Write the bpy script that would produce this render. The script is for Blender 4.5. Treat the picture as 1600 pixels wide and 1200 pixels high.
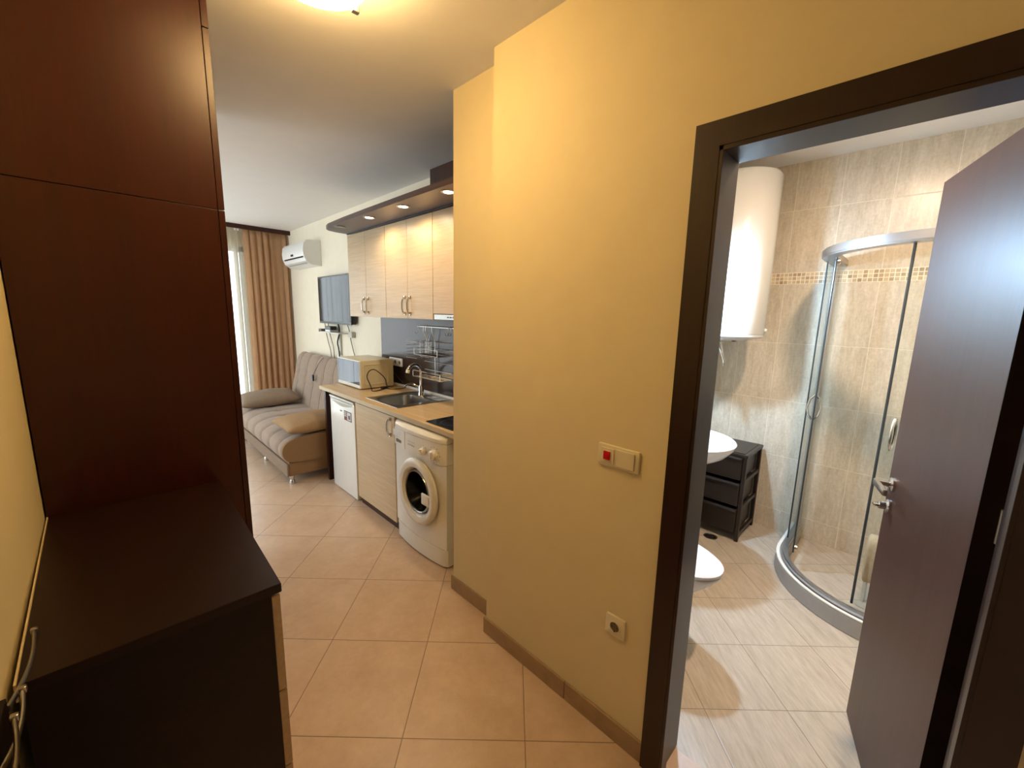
import bpy, bmesh, math, random
from mathutils import Vector, Matrix
random.seed(7)
S = bpy.context.scene
for o in list(bpy.data.objects): bpy.data.objects.remove(o)
COL = S.collection
PI = math.pi

# ------------------------------------------------------------------ camera
YAW, PITCH, ROLL, F, H = 0.787474075, 0.166441517, 0.0234141571, 639.199484, 1.5395
fw = Vector((math.sin(YAW)*math.cos(PITCH), math.cos(YAW)*math.cos(PITCH), -math.sin(PITCH)))
rt = Vector((math.cos(YAW), -math.sin(YAW), 0)); up = rt.cross(fw)
rt2 = rt*math.cos(ROLL)+up*math.sin(ROLL); up2 = -rt*math.sin(ROLL)+up*math.cos(ROLL)
cd = bpy.data.cameras.new('camera'); cam = bpy.data.objects.new('camera', cd); COL.objects.link(cam)
cd.sensor_fit = 'HORIZONTAL'; cd.sensor_width = 36; cd.lens = F/1600*36; cd.clip_start = .02
M = Matrix((rt2, up2, -fw)).transposed().to_4x4(); M.translation = (0, 0, H)
cam.matrix_world = M
S.camera = cam

# ------------------------------------------------------------------ world, light, exposure
S.view_settings.view_transform = 'Standard'; S.view_settings.look = 'None'
S.view_settings.exposure = 0.0; S.view_settings.gamma = 1; S.view_settings.use_curve_mapping = False
W = bpy.data.worlds.new('sky'); S.world = W; W.use_nodes = True
bg = W.node_tree.nodes['Background']; bg.inputs[0].default_value = (.86, .93, 1, 1); bg.inputs[1].default_value = 5.6
pd = bpy.data.lights.new('window_portal', 'AREA'); pd.shape = 'RECTANGLE'; pd.size = 2.8; pd.size_y = 2.3
pd.cycles.is_portal = True
po = bpy.data.objects.new('window_portal', pd); COL.objects.link(po); po.location = (.0, 6.52, 1.17); po.rotation_euler = (-PI/2, 0, 0)
pd2 = pd.copy(); pd2.size = 2.5; pd2.size_y = 2.0; po2 = bpy.data.objects.new('added_window_portal', pd2); COL.objects.link(po2); po2.location = (-1.83, 4.7, 1.3); po2.rotation_euler = (0, -PI/2, 0); po2.rotation_euler = (PI/2, 0, -PI/2)  # sampling portal for the added side window
LAMP_HALL = 50.0      # emission of the hall dome
LAMP_BATH = 2050.0     # emission of the bathroom lamp tube
SPOT_W = 2.3

# ------------------------------------------------------------------ node helpers
def lin(c):
    if isinstance(c, str): c = tuple(int(c[i:i+2], 16)/255 for i in (0, 2, 4))
    return tuple((x/12.92 if x <= .04045 else ((x+.055)/1.055)**2.4) for x in c[:3])+(1,)
class NT:
    def __init__(s, name):
        s.m = bpy.data.materials.new(name); s.m.use_nodes = True; s.t = s.m.node_tree
        s.b = s.t.nodes['Principled BSDF']
    def n(s, typ, **kw):
        nd = s.t.nodes.new(typ)
        for k, v in kw.items(): setattr(nd, k, v)
        return nd
    def set(s, sock, v):
        if isinstance(v, bpy.types.NodeSocket): s.t.links.new(v, sock)
        else: sock.default_value = v
    def math(s, op, a, b=0.0, c=0.0):
        nd = s.n('ShaderNodeMath', operation=op)
        s.set(nd.inputs[0], a); s.set(nd.inputs[1], b); s.set(nd.inputs[2], c); return nd.outputs[0]
    def pos(s):
        g = s.n('ShaderNodeNewGeometry'); x = s.n('ShaderNodeSeparateXYZ'); s.t.links.new(g.outputs['Position'], x.inputs[0]); return x.outputs
    def opos(s):
        g = s.n('ShaderNodeTexCoord'); x = s.n('ShaderNodeSeparateXYZ'); s.t.links.new(g.outputs['Object'], x.inputs[0]); return x.outputs
    def vec(s, x, y, z):
        v = s.n('ShaderNodeCombineXYZ'); s.set(v.inputs[0], x); s.set(v.inputs[1], y); s.set(v.inputs[2], z); return v.outputs[0]
    def noise(s, v, scale, detail=3, rough=.55):
        nd = s.n('ShaderNodeTexNoise'); s.set(nd.inputs['Vector'], v); nd.inputs['Scale'].default_value = scale
        nd.inputs['Detail'].default_value = detail; nd.inputs['Roughness'].default_value = rough; return nd.outputs[0]
    def mix(s, f, a, b):
        nd = s.n('ShaderNodeMix', data_type='RGBA'); s.set(nd.inputs[0], f); s.set(nd.inputs[6], a); s.set(nd.inputs[7], b); return nd.outputs[2]
    def ramp(s, f, stops):
        nd = s.n('ShaderNodeValToRGB'); s.set(nd.inputs[0], f); e = nd.color_ramp.elements
        while len(e) < len(stops): e.new(.5)
        for el, (p, c) in zip(e, stops): el.position = p; el.color = c
        return nd.outputs[0]
    def bump(s, h, strength=.2, dist=.01):
        nd = s.n('ShaderNodeBump'); s.set(nd.inputs['Height'], h); nd.inputs['Strength'].default_value = strength; nd.inputs['Distance'].default_value = dist
        s.t.links.new(nd.outputs[0], s.b.inputs['Normal'])
    def out(s, color=None, rough=None, metal=None, **kw):
        if color is not None: s.set(s.b.inputs['Base Color'], color)
        if rough is not None: s.set(s.b.inputs['Roughness'], rough)
        if metal is not None: s.set(s.b.inputs['Metallic'], metal)
        for k, v in kw.items(): s.set(s.b.inputs[k], v)
        return s.m

def paint(name, c, rough=.75, var=.03, nscale=9, bump=.08):
    t = NT(name); p = t.pos(); v = t.vec(p[0], p[1], p[2])
    n = t.noise(v, nscale, 5)
    a = lin(c); b = tuple(x*(1-var*3) for x in a[:3])+(1,)
    f = t.ramp(n, [(.3, (0, 0, 0, 1)), (.7, (1, 1, 1, 1))])
    t.bump(t.noise(v, 160, 2), bump, .002)
    return t.out(t.mix(f, a, b), rough)
def plain(name, c, rough=.4, metal=0.0, var=.04, scale=30, bump=0.0, **kw):
    t = NT(name); g = t.n('ShaderNodeTexCoord').outputs['Object']
    n = t.noise(g, scale, 3)
    a = lin(c); b = tuple(x*(1-var*2) for x in a[:3])+(1,)
    if bump: t.bump(t.noise(g, scale*8, 2), bump, .002)
    return t.out(t.mix(n, a, b), rough, metal, **kw)
def wood(name, c1, c2, axis=2, rough=.4, scale=14, stretch=.06, bump=.05, **kw):
    t = NT(name); p = t.pos(); k = [1, 1, 1]; k[axis] = stretch
    v = t.vec(*[t.math('MULTIPLY', p[i], float(k[i])) for i in range(3)])
    n1 = t.noise(v, scale*6, 4, .6); n2 = t.noise(v, scale, 3)
    f = t.math('ADD', t.math('MULTIPLY', n1, .65), t.math('MULTIPLY', n2, .35))
    r = t.ramp(f, [(.35, (0, 0, 0, 1)), (.65, (1, 1, 1, 1))])
    t.bump(n1, bump, .002)
    return t.out(t.mix(r, lin(c1), lin(c2)), rough, **kw)
def diag_tiles(name, size, ox, oy, c1, c2, grout, gw, rough, streak=False, seed=0.0):
    t = NT(name); p = t.pos(); r2 = 1/math.sqrt(2)
    dx = t.math('SUBTRACT', p[0], ox); dy = t.math('SUBTRACT', p[1], oy)
    u = t.math('MULTIPLY', t.math('SUBTRACT', dx, dy), r2/size); v = t.math('MULTIPLY', t.math('ADD', dx, dy), r2/size)
    def edge(a):
        fr = t.math('FRACT', a); return t.math('MINIMUM', fr, t.math('SUBTRACT', 1.0, fr))
    e = t.math('MINIMUM', edge(u), edge(v))
    g = t.math('LESS_THAN', e, gw/2/size)
    cell = t.vec(t.math('FLOOR', u), t.math('FLOOR', v), seed)
    wn = t.n('ShaderNodeTexWhiteNoise'); t.t.links.new(cell, wn.inputs[0])
    if streak: vv = t.vec(t.math('MULTIPLY', u, 1.6), t.math('MULTIPLY', v, .22), t.math('MULTIPLY', wn.outputs[0], 8.0))
    else: vv = t.vec(t.math('MULTIPLY', u, 1.0), t.math('MULTIPLY', v, 1.0), t.math('MULTIPLY', wn.outputs[0], 8.0))
    if streak: n = t.math('ADD', t.math('MULTIPLY', t.noise(vv, 7, 6, .65), .6), t.math('MULTIPLY', t.noise(vv, 22, 4, .6), .4))
    else: n = t.math('ADD', t.math('MULTIPLY', t.noise(vv, 3, 6, .65), .65), t.math('MULTIPLY', t.noise(vv, 14, 5, .7), .35))
    r = t.ramp(n, [(.32, (0, 0, 0, 1)), (.68, (1, 1, 1, 1))])
    col = t.mix(r, lin(c1), lin(c2))
    col = t.mix(g, col, lin(grout))
    hgt = t.math('SMOOTH_MIN', t.math('MULTIPLY', e, size*160), 1.0, .2)
    t.bump(hgt, .35, .0015)
    return t.out(col, t.math('ADD', rough, t.math('MULTIPLY', n, .12)))
def wall_tiles(name, axis, off, mosaic=True):
    # tiles 0.25 wide, 0.41 high; mosaic strip 1.797..1.872
    t = NT(name); p = t.pos(); a = p[axis]; z = p[2]
    hi = t.math('GREATER_THAN', z, 1.8345)
    zz = t.math('SUBTRACT', z, t.math('ADD', .158, t.math('MULTIPLY', hi, .075)))
    u = t.math('DIVIDE', t.math('SUBTRACT', a, off), .25); w = t.math('DIVIDE', zz, .41)
    def edge(q, s):
        fr = t.math('FRACT', q); return t.math('MULTIPLY', t.math('MINIMUM', fr, t.math('SUBTRACT', 1.0, fr)), s)
    e = t.math('MINIMUM', edge(u, .25), edge(w, .41))
    g = t.math('LESS_THAN', e, .0014)
    cell = t.vec(t.math('FLOOR', u), t.math('FLOOR', w), t.math('MULTIPLY', hi, 3.0))
    wn = t.n('ShaderNodeTexWhiteNoise'); t.t.links.new(cell, wn.inputs[0])
    vv = t.vec(t.math('MULTIPLY', a, 1.0), t.math('MULTIPLY', z, .17), t.math('MULTIPLY', wn.outputs[0], 5.0))
    n = t.math('ADD', t.math('MULTIPLY', t.noise(vv, 22, 5, .65), .55), t.math('MULTIPLY', t.noise(vv, 90, 4, .7), .45))
    sp = t.noise(t.vec(a, z, wn.outputs[0]), 60, 5, .7)
    n = t.math('ADD', t.math('MULTIPLY', n, .7), t.math('MULTIPLY', sp, .3))
    r = t.ramp(n, [(.36, (0, 0, 0, 1)), (.64, (1, 1, 1, 1))])
    col = t.mix(r, lin('b6a88f'), lin('ddd2be'))
    col = t.mix(g, col, lin('e6dcc8'))
    if mosaic:
        mu = t.math('DIVIDE', a, .025); mz = t.math('DIVIDE', t.math('SUBTRACT', z, 1.797), .025)
        em = t.math('MINIMUM', edge(mu, 1.0), edge(mz, 1.0))
        wm = t.n('ShaderNodeTexWhiteNoise'); t.t.links.new(t.vec(t.math('FLOOR', mu), t.math('FLOOR', mz), 4.0), wm.inputs[0])
        mc = t.ramp(wm.outputs[0], [(0, lin('8c6c4e')), (.3, lin('b69a76')), (.6, lin('d8c8a4')), (1, lin('a08a70'))])
        mc = t.mix(t.math('MULTIPLY', t.noise(t.vec(a, z, 0.0), 90, 3), .5), mc, lin('d4c6aa'))
        mc = t.mix(t.math('LESS_THAN', em, .085), mc, lin('efe4cc'))
        inb = t.math('MULTIPLY', t.math('GREATER_THAN', z, 1.797), t.math('LESS_THAN', z, 1.872))
        col = t.mix(inb, col, mc)
    t.bump(t.math('SMOOTH_MIN', t.math('MULTIPLY', e, 300.0), 1.0, .2), .3, .0015)
    return t.out(col, .28)
def emis(name, c, s):
    t = NT(name); t.set(t.b.inputs['Emission Color'], c); t.b.inputs['Emission Strength'].default_value = s
    return t.out((.9, .85, .7, 1), .4)

m_wall = paint('cream_wall_paint', 'dfd0a8', .7, .012)
m_roomwall = paint('pale_cream_room_paint', 'eee5cf', .75, .012)
m_ceil = paint('white_ceiling_paint', 'eae7e2', .85, .01)
m_floor = diag_tiles('hall_floor_tiles', .45, .4109862*H, .7502378*H, 'c0a388', 'd5bba2', '86705a', .0036, .26)
m_bfloor = diag_tiles('bathroom_floor_tiles', 1/3, 2.033, .424, 'a29480', 'c5b8a6', '7c6f5e', .0028, .25, True)
m_btileY = wall_tiles('bathroom_wall_tiles', 1, .74)
m_btileX = wall_tiles('bathroom_wall_tiles_side', 0, .18)
m_base = paint('tan_skirting_tile', 'a58a6a', .4, .06, 20)
m_wenge = wood('dark_wenge_wood', '2d0d02', '370f03', 2, .36, 12, .05, **{'Specular IOR Level': .38})
m_frame = wood('dark_door_frame_wood', '1d0d06', '28110a', 2, .36, 12, .05)
m_door = wood('brown_door_laminate', '40271e', '492f26', 2, .42, 16, .04, .02, **{'Specular IOR Level': .38})
m_black = wood('black_brown_dresser_board', '120805', '1b0d07', 1, .42, 14, .06, **{'Specular IOR Level': .25})
m_top = wood('dark_dresser_top', '190903', '200c04', 1, .40, 14, .06, **{'Specular IOR Level': .3})
m_oak = wood('light_oak_worktop', 'c4a274', 'dabf93', 1, .35, 9, .05)
m_beige = wood('pale_beige_cabinet_front', 'bda27c', 'cfb691', 1, .38, 16, .05, .03)
m_edge = plain('beige_edge_band', 'c9b690', .45)
m_white = plain('white_enamel', 'eeebe2', .22)
m_wplast = plain('cream_plastic', 'dfd5b8', .35)
m_acw = plain('white_plastic', 'e6e6e2', .35)
m_ceramic = plain('white_ceramic', 'dcdddf', .08, var=.01)
m_heater = plain('white_heater_enamel', 'cbcac4', .2, var=.01)
m_chrome = plain('chrome', 'd8d8d8', .12, 1.0, .02)
m_steel = plain('brushed_steel', 'b5b1a9', .3, 1.0, .1)
m_alu = plain('satin_aluminium', 'b9bbc0', .34, 1.0, .05)
m_blk = plain('black_plastic', '0c0c0e', .35)
m_cable = plain('black_cable_rubber', '1c1613', .5)
m_gcable = plain('grey_cable_rubber', '5c5248', .5)
m_screen = plain('glossy_black_glass', '05070a', .06, var=0, **{'Specular IOR Level': .25})
m_splash = plain('dark_backsplash_panel', '332420', .2, var=.1)
m_tray = plain('grey_tray_curb', 'a3a09c', .35)
m_dplast = plain('dark_brown_plastic', '21160f', .38)
m_red = plain('red_rocker', 'c3101c', .2)
m_terry = plain('beige_terry_cloth', 'd0b794', .95, var=.15, scale=60, bump=.8)
m_duct = wood('brown_duct_board', '3a261b', '4a3224', 2, .4)
m_shelfb = wood('brown_light_shelf', '4a352b', '584036', 1, .32)
def glass(name, tint, alpha=.12):
    t = NT(name); tr = t.n('ShaderNodeBsdfTransparent'); tr.inputs[0].default_value = tint
    gl = t.n('ShaderNodeBsdfGlossy'); gl.inputs['Roughness'].default_value = .03
    fr = t.n('ShaderNodeFresnel'); fr.inputs[0].default_value = 1.45
    mx = t.n('ShaderNodeMixShader'); L = t.t.links
    L.new(t.math('MULTIPLY', fr.outputs[0], .45), mx.inputs[0]); L.new(tr.outputs[0], mx.inputs[1]); L.new(gl.outputs[0], mx.inputs[2])
    L.new(mx.outputs[0], t.t.nodes['Material Output'].inputs[0]); t.t.nodes.remove(t.b); return t.m
m_glass = glass('shower_glass', (.975, .99, .98, 1))
m_edgeglass = plain('glass_edge_seal', '2e3436', .3)
m_winglass = glass('window_glass', (.97, .99, 1, 1))
def fabric_sofa():
    t = NT('taupe_channelled_fabric'); p = t.pos()
    e = t.math('ABSOLUTE', t.math('SUBTRACT', t.math('FRACT', t.math('DIVIDE', t.math('SUBTRACT', p[1], 3.92), .26)), .5))
    line = t.math('GREATER_THAN', e, .480)
    n = t.noise(t.vec(p[0], p[1], p[2]), 25, 4)
    wv = t.noise(t.vec(p[0], p[1], p[2]), 500, 2)
    c = t.mix(n, lin('8a7666'), lin('a38e7b')); c = t.mix(line, c, lin('30261e'))
    t.bump(wv, .3, .002); return t.out(c, .95, **{'Sheen Weight': .25})
m_sofa = fabric_sofa()
m_sofab = plain('brown_sofa_side_fabric', '937556', .95, var=.08, scale=40, bump=.3)
m_pillow = plain('tan_pillow_fabric', 'ab8a64', .95, var=.12, scale=25, bump=.3)
m_pillow2 = plain('taupe_pillow_fabric', '8f7a66', .95, var=.1, scale=25, bump=.3)
def curtain_mat():
    t = NT('tan_curtain_fabric'); g = t.n('ShaderNodeTexCoord').outputs['Object']
    c = t.mix(t.noise(g, 8, 3), lin('e0c19c'), lin('eccfae')); t.bump(t.noise(g, 300, 2), .2, .002)
    t.out(c, .9)
    tl = t.n('ShaderNodeBsdfTranslucent'); t.set(tl.inputs[0], c)
    mx = t.n('ShaderNodeMixShader'); mx.inputs[0].default_value = .5; L = t.t.links
    L.new(t.b.outputs[0], mx.inputs[1]); L.new(tl.outputs[0], mx.inputs[2]); L.new(mx.outputs[0], t.t.nodes['Material Output'].inputs[0])
    return t.m
m_curtain = curtain_mat()
def sheer_mat():
    t = NT('white_sheer_voile'); L = t.t.links
    g = t.n('ShaderNodeTexCoord').outputs['Object']
    tr = t.n('ShaderNodeBsdfTransparent'); tl = t.n('ShaderNodeBsdfTranslucent'); df = t.n('ShaderNodeBsdfDiffuse')
    c = t.mix(t.noise(g, 40, 2), lin('efe9da'), lin('e2dcc9'))
    t.set(tl.inputs[0], c); t.set(df.inputs[0], c)
    m1 = t.n('ShaderNodeMixShader'); m1.inputs[0].default_value = .5; L.new(tl.outputs[0], m1.inputs[1]); L.new(df.outputs[0], m1.inputs[2])
    m2 = t.n('ShaderNodeMixShader'); m2.inputs[0].default_value = .42; L.new(tr.outputs[0], m2.inputs[1]); L.new(m1.outputs[0], m2.inputs[2])
    L.new(m2.outputs[0], t.t.nodes['Material Output'].inputs[0]); return t.m
m_sheer = sheer_mat()

# ------------------------------------------------------------------ mesh helpers
def add(bm, b2):
    me = bpy.data.meshes.new('tmp'); b2.to_mesh(me); bm.from_mesh(me); bpy.data.meshes.remove(me); b2.free(); return bm
def box(x0, x1, y0, y1, z0, z1, bev=0.0, seg=2, bm=None, M=None):
    b = bmesh.new(); bmesh.ops.create_cube(b, size=1)
    for v in b.verts: v.co = Vector(((x0+x1)/2+v.co.x*(x1-x0), (y0+y1)/2+v.co.y*(y1-y0), (z0+z1)/2+v.co.z*(z1-z0)))
    if bev: bmesh.ops.bevel(b, geom=b.edges[:], offset=bev, segments=seg, affect='EDGES', profile=.5)
    if M is not None: bmesh.ops.transform(b, matrix=M, verts=b.verts[:])
    if bm is None: return b
    return add(bm, b)
def loft(rings, caps=(True, True), closed=True, bm=None):
    b = bmesh.new(); R = [[b.verts.new(p) for p in r] for r in rings]; n = len(R[0])
    for a, c in zip(R, R[1:]):
        for i in range(n if closed else n-1):
            j = (i+1) % n; b.faces.new((a[i], a[j], c[j], c[i]))
    if closed and caps[0]: b.faces.new(list(reversed(R[0])))
    if closed and caps[1]: b.faces.new(R[-1])
    bmesh.ops.recalc_face_normals(b, faces=b.faces[:])
    if bm is None: return b
    return add(bm, b)
def tube(pts, r, seg=8, bm=None, rz=None):
    pts = [Vector(p) for p in pts]; rings = []; prev = None
    for i, p in enumerate(pts):
        t = (pts[min(i+1, len(pts)-1)]-pts[max(i-1, 0)]).normalized()
        if prev is None:
            a = Vector((0, 0, 1)) if abs(t.z) < .9 else Vector((1, 0, 0)); n = t.cross(a).normalized()
        else: n = (prev-t*prev.dot(t)).normalized()
        prev = n; c = t.cross(n); rr = r[i] if isinstance(r, (list, tuple)) else r
        rings.append([p+(n*math.cos(2*PI*k/seg)+c*math.sin(2*PI*k/seg)*(rz or 1))*rr for k in range(seg)])
    return loft(rings, bm=bm)
def smoothpts(pts, n=6):
    P = [Vector(p) for p in pts]; out = []
    for i in range(len(P)-1):
        p0, p1, p2, p3 = P[max(i-1, 0)], P[i], P[i+1], P[min(i+2, len(P)-1)]
        for k in range(n):
            t = k/n; out.append(.5*((2*p1)+(p2-p0)*t+(2*p0-5*p1+4*p2-p3)*t*t+(3*p1-p0-3*p2+p3)*t**3))
    return out+[P[-1]]
def lathe(prof, c=(0, 0, 0), axis='Z', seg=32, bm=None, caps=(True, True)):
    rings = []
    for r, h in prof:
        ring = []
        for k in range(seg):
            a = 2*PI*k/seg; x, y = r*math.cos(a), r*math.sin(a)
            q = {'Z': (x, y, h), 'X': (h, x, y), 'Y': (y, h, x)}[axis]
            ring.append(Vector(c)+Vector(q))
        rings.append(ring)
    return loft(rings, caps, bm=bm)
def prism(poly, z0, z1, bm=None, bev=0):
    b = loft([[Vector((x, y, z0)) for x, y in poly], [Vector((x, y, z1)) for x, y in poly]])
    if bev: bmesh.ops.bevel(b, geom=b.edges[:], offset=bev, segments=2, affect='EDGES')
    if bm is None: return b
    return add(bm, b)
def rrect(cx, cy, hx, hy, r, z, n=6):
    out = []
    for sx, sy, a0 in ((1, 1, 0), (-1, 1, PI/2), (-1, -1, PI), (1, -1, 3*PI/2)):
        for k in range(n+1):
            a = a0+PI/2*k/n; out.append(Vector((cx+sx*(hx-r)+r*math.cos(a), cy+sy*(hy-r)+r*math.sin(a), z)))
    return out
def pillow(hx, hy, th, n=18, puff=.5):
    b = bmesh.new(); V = {}
    for s in (1, -1):
        for i in range(n+1):
            for j in range(n+1):
                u, v = -1+2*i/n, -1+2*j/n
                if s < 0 and (abs(u) == 1 or abs(v) == 1): V[s, i, j] = V[1, i, j]; continue
                f = ((1-u*u)*(1-v*v))**puff; pinch = 1-.07*(1-abs(v)**2)*abs(u)**3
                pin2 = 1-.07*(1-abs(u)**2)*abs(v)**3
                w = .004*math.sin(9*u+5*v)*math.sin(7*v)
                V[s, i, j] = b.verts.new((u*hx*pinch, v*hy*pin2, s*th/2*f+w*f))
    for s in (1, -1):
        for i in range(n):
            for j in range(n):
                f = [V[s, i, j], V[s, i+1, j], V[s, i+1, j+1], V[s, i, j+1]]
                if s < 0: f.reverse()
                b.faces.new(f)
    return b
def obj(name, bm, mat, parent=None, smooth=False, auto=True):
    L = Vector((0, 0, 0)); q = parent
    while q is not None: L += q.location; q = q.parent
    if L.length: bmesh.ops.translate(bm, vec=-L, verts=bm.verts[:])
    if smooth:
        for f in bm.faces: f.smooth = True
        if auto:
            for e in bm.edges:
                if len(e.link_faces) == 2 and e.calc_face_angle(0) > .6: e.smooth = False
    me = bpy.data.meshes.new(name); bm.to_mesh(me); bm.free(); me.materials.append(mat)
    o = bpy.data.objects.new(name, me); COL.objects.link(o)
    if parent is not None: o.parent = parent
    return o
def tag(o, label, cat, group=None, kind=None):
    o['label'] = label; o['category'] = cat
    if group: o['group'] = group
    if kind: o['kind'] = kind
    return o
def thing(name, label, cat, loc, group=None):
    o = bpy.data.objects.new(name, None); COL.objects.link(o); o.location = loc; o.empty_display_size = .1
    return tag(o, label, cat, group)
def struct(name, bm, mat, label=None, parent=None, smooth=False):
    o = obj(name, bm, mat, parent, smooth)
    if parent is None: o['kind'] = 'structure'
    if label: o['label'] = label
    return o
def dup(root, dloc, label=None):
    r = root.copy(); COL.objects.link(r); r.location = Vector(root.location)+Vector(dloc)
    if label: r['label'] = label
    for ch in list(root.children):
        c = ch.copy(); COL.objects.link(c); c.parent = r
        for g in list(ch.children):
            d = g.copy(); COL.objects.link(d); d.parent = c
    return r

# ------------------------------------------------------------------ setting
C = 2.565; XL = -.178; XR = 1.195; XN = 1.275; XK = 1.905; YF = 6.3; YB = -1.2
BX = 3.43; BY0, BY1 = -.44, 1.2; BC = 2.59
b = box(XL-.1, 1.33, YB-.1, 1.25, -.1, 0); box(XL-.1, 2.0, 1.25, 2.95, -.1, 0, bm=b); box(-1.8, 2.0, 2.95, YF+.2, -.1, 0, bm=b)
struct('floor', b, m_floor, 'hall and kitchen floor of beige diagonal tiles')
struct('floor_bathroom', box(1.3305, BX+.1, BY0-.1, 1.245, -.1, 0), m_bfloor, 'bathroom floor of grey beige streaked tiles')
struct('ceiling', add(box(XL-.1, 2.0, YB-.1, 2.95, C, C+.1), box(-1.8, 2.0, 2.95, YF+.2, C, C+.1)), m_ceil, 'white ceiling of hall and kitchen')
struct('ceiling_bathroom', box(1.3, BX+.1, BY0-.1, BY1+.05, BC, BC+.1), m_ceil, 'white bathroom ceiling')
struct('wall_left', box(XL-.1, XL, YB, 2.95, 0, C), m_wall, 'cream wall at the left of the hall')
struct('wall_room_left', add(add(box(-1.8, -1.7, 2.95, 3.4, 0, C), box(-1.8, -1.7, 6.0, YF, 0, C)), add(box(-1.8, -1.7, 3.4, 6.0, 0, .3), box(-1.8, -1.7, 3.4, 6.0, 2.35, C))), m_roomwall, 'pale cream wall across the room from the sofa')
struct('wall_room_near', box(-1.7, XL-.1, 2.85, 2.95, 0, C), m_roomwall, 'pale cream wall behind the wardrobe')
struct('wall_back', box(XL, XR, YB-.1, YB, 0, C), m_wall, 'cream wall at the end of the hall')
# right wall of the hall with the door opening (-.18 .. .45, up to 1.99)
b = box(XR, 1.315, YB, -.18, 0, C); box(XR, 1.315, .45, 1.33, 0, C, bm=b); box(XR, 1.315, -.18, .45, 1.99, C, bm=b)
struct('wall_right', b, m_wall, 'yellow cream wall around the bathroom door')
struct('wall_recess', box(XN, 1.905, 1.3302, 1.70, 0, C), m_wall, 'cream wall set back beside the washing machine')
struct('wall_kitchen', box(XK, 2.0, 1.7002, YF, 0, C), m_roomwall, 'pale cream wall behind the kitchen and sofa')
WX0, WX1, WZ = -1.35, 1.425, 2.33
b = box(WX1, 2.0, YF, YF+.2, 0, C); box(-1.8, WX0, YF, YF+.2, 0, C, bm=b); box(WX0, WX1, YF, YF+.2, WZ, C, bm=b)
struct('wall_far', b, m_roomwall, 'pale cream wall around the balcony window')
struct('wall_shower', box(BX, BX+.1, BY0-.1, BY1+.1, 0, BC), m_btileY, 'beige tiled bathroom wall with mosaic strip')
struct('wall_bathroom_left', box(1.3155, BX, BY1, BY1+.1, 0, BC), m_btileX, 'tiled bathroom wall behind sink and toilet')
struct('wall_bathroom_right', box(1.3155, BX, BY0-.1, BY0, 0, BC), m_btileX, 'tiled bathroom wall behind the open door')
b = box(1.3155, 1.325, BY0, -.18, 0, BC); box(1.3155, 1.325, .45, BY1, 0, BC, bm=b); box(1.3155, 1.325, -.18, .45, 1.99, BC, bm=b)
struct('wall_bathroom_front', b, m_btileY, 'tiled inner side of the door wall')
# skirting
b = box(XR-.010, XR, .502, .84, 0, .08, .0015); box(XR-.010, XR, .843, 1.3405, 0, .08, .0015, bm=b)
struct('baseboard_right', b, m_base, 'tan tile skirting along the yellow wall')
struct('baseboard_recess', box(XN-.010, XN, 1.341, 1.712, 0, .08, .0015), m_base, 'short tan tile skirting in the wall recess')
struct('baseboard_left', box(XL, XL+.01, YB, .9, 0, .08, .0015), m_base)
struct('baseboard_kitchen', box(XK-.01, XK, 3.8, YF, 0, .08, .0015), m_base)

# door frame: casing on the hall side, jamb and head with a rebate
OY0, OY1, OZ = -.17, .44, 1.983
U = [(.503, 0), (.503, 2.047), (-.24, 2.047), (-.24, 0), (OY0+.002, 0), (OY0+.002, OZ), (OY1-.002, OZ), (OY1-.002, 0)]
b = loft([[Vector((x, y, z)) for y, z in U] for x in (1.178, 1.194)]); bmesh.ops.triangulate(b, faces=[f for f in b.faces if len(f.verts) > 4])
struct('trim_casing', b, m_frame, 'dark wooden casing around the bathroom door')
b = box(1.180, 1.33, OY1, .4495, 0, OZ+.006, .001)
box(1.180, 1.33, -.1795, OY0, 0, OZ+.006, .001, bm=b)
box(1.180, 1.33, OY0, OY1, OZ, OZ+.0065, .001, bm=b)
box(1.18, 1.222, OY1-.012, OY1+.001, 0, OZ, .001, bm=b)      # stop
box(1.18, 1.222, OY0-.001, OY0+.010, 0, OZ, .001, bm=b)
box(1.18, 1.222, OY0, OY1, OZ-.012, OZ+.001, .001, bm=b)
b2 = box(1.325, 1.345, OY1+.001, .50, 0, 2.04, .002, bm=b); box(1.325, 1.345, -.24, OY0-.001, 0, 2.04, .002, bm=b); box(1.325, 1.345, OY0, OY1, OZ+.001, 2.04, .002, bm=b)
struct('trim_jamb', b, m_frame, 'dark wooden jamb lining of the bathroom doorway')

# door leaf
ang = math.atan2(.161, .578)
P0 = Vector((1.963, .021, 0)); d = Vector((math.cos(ang), math.sin(ang), 0)); nn = Vector((-d.y, d.x, 0))
DM = Matrix((d, nn, Vector((0, 0, 1)))).transposed().to_4x4(); DM.translation = P0    # local: x along leaf to free edge, y out of face
door = struct('door_1', box(-.60, 0, -.04, 0, .006, 1.992, .0015, M=DM), m_door, 'dark brown bathroom door standing open inwards')
def dl(x, y, z): return DM @ Vector((x, y, z))
b = lathe([(.026, 0), (.026, .008), (.020, .011)], axis='Y', seg=28); bmesh.ops.translate(b, vec=(-.055, 0, .985), verts=b.verts[:]); 
add(b, tube([(-.055, .005, .985), (-.055, .05, .985)], .0105, 16))
bmesh.ops.transform(b, matrix=DM, verts=b.verts[:]); obj('rosette', b, m_chrome, door, True)
obj('hinge_edge', box(-.6012, -.5998, -.0405, .0003, .006, 1.992, M=DM), m_black, door)
b = tube([(-.055, .006, .985), (-.055, .046, .985)], .009, 12)
box(-.165, -.044, .042, .054, .974, .996, .002, bm=b)
bmesh.ops.transform(b, matrix=DM, verts=b.verts[:]); obj('lever_handle', b, m_steel, door, True)
b = lathe([(.024, 0), (.024, .008), (.018, .010), (.014, .012), (.014, .030), (.010, .032)], axis='Y', seg=24)
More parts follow.
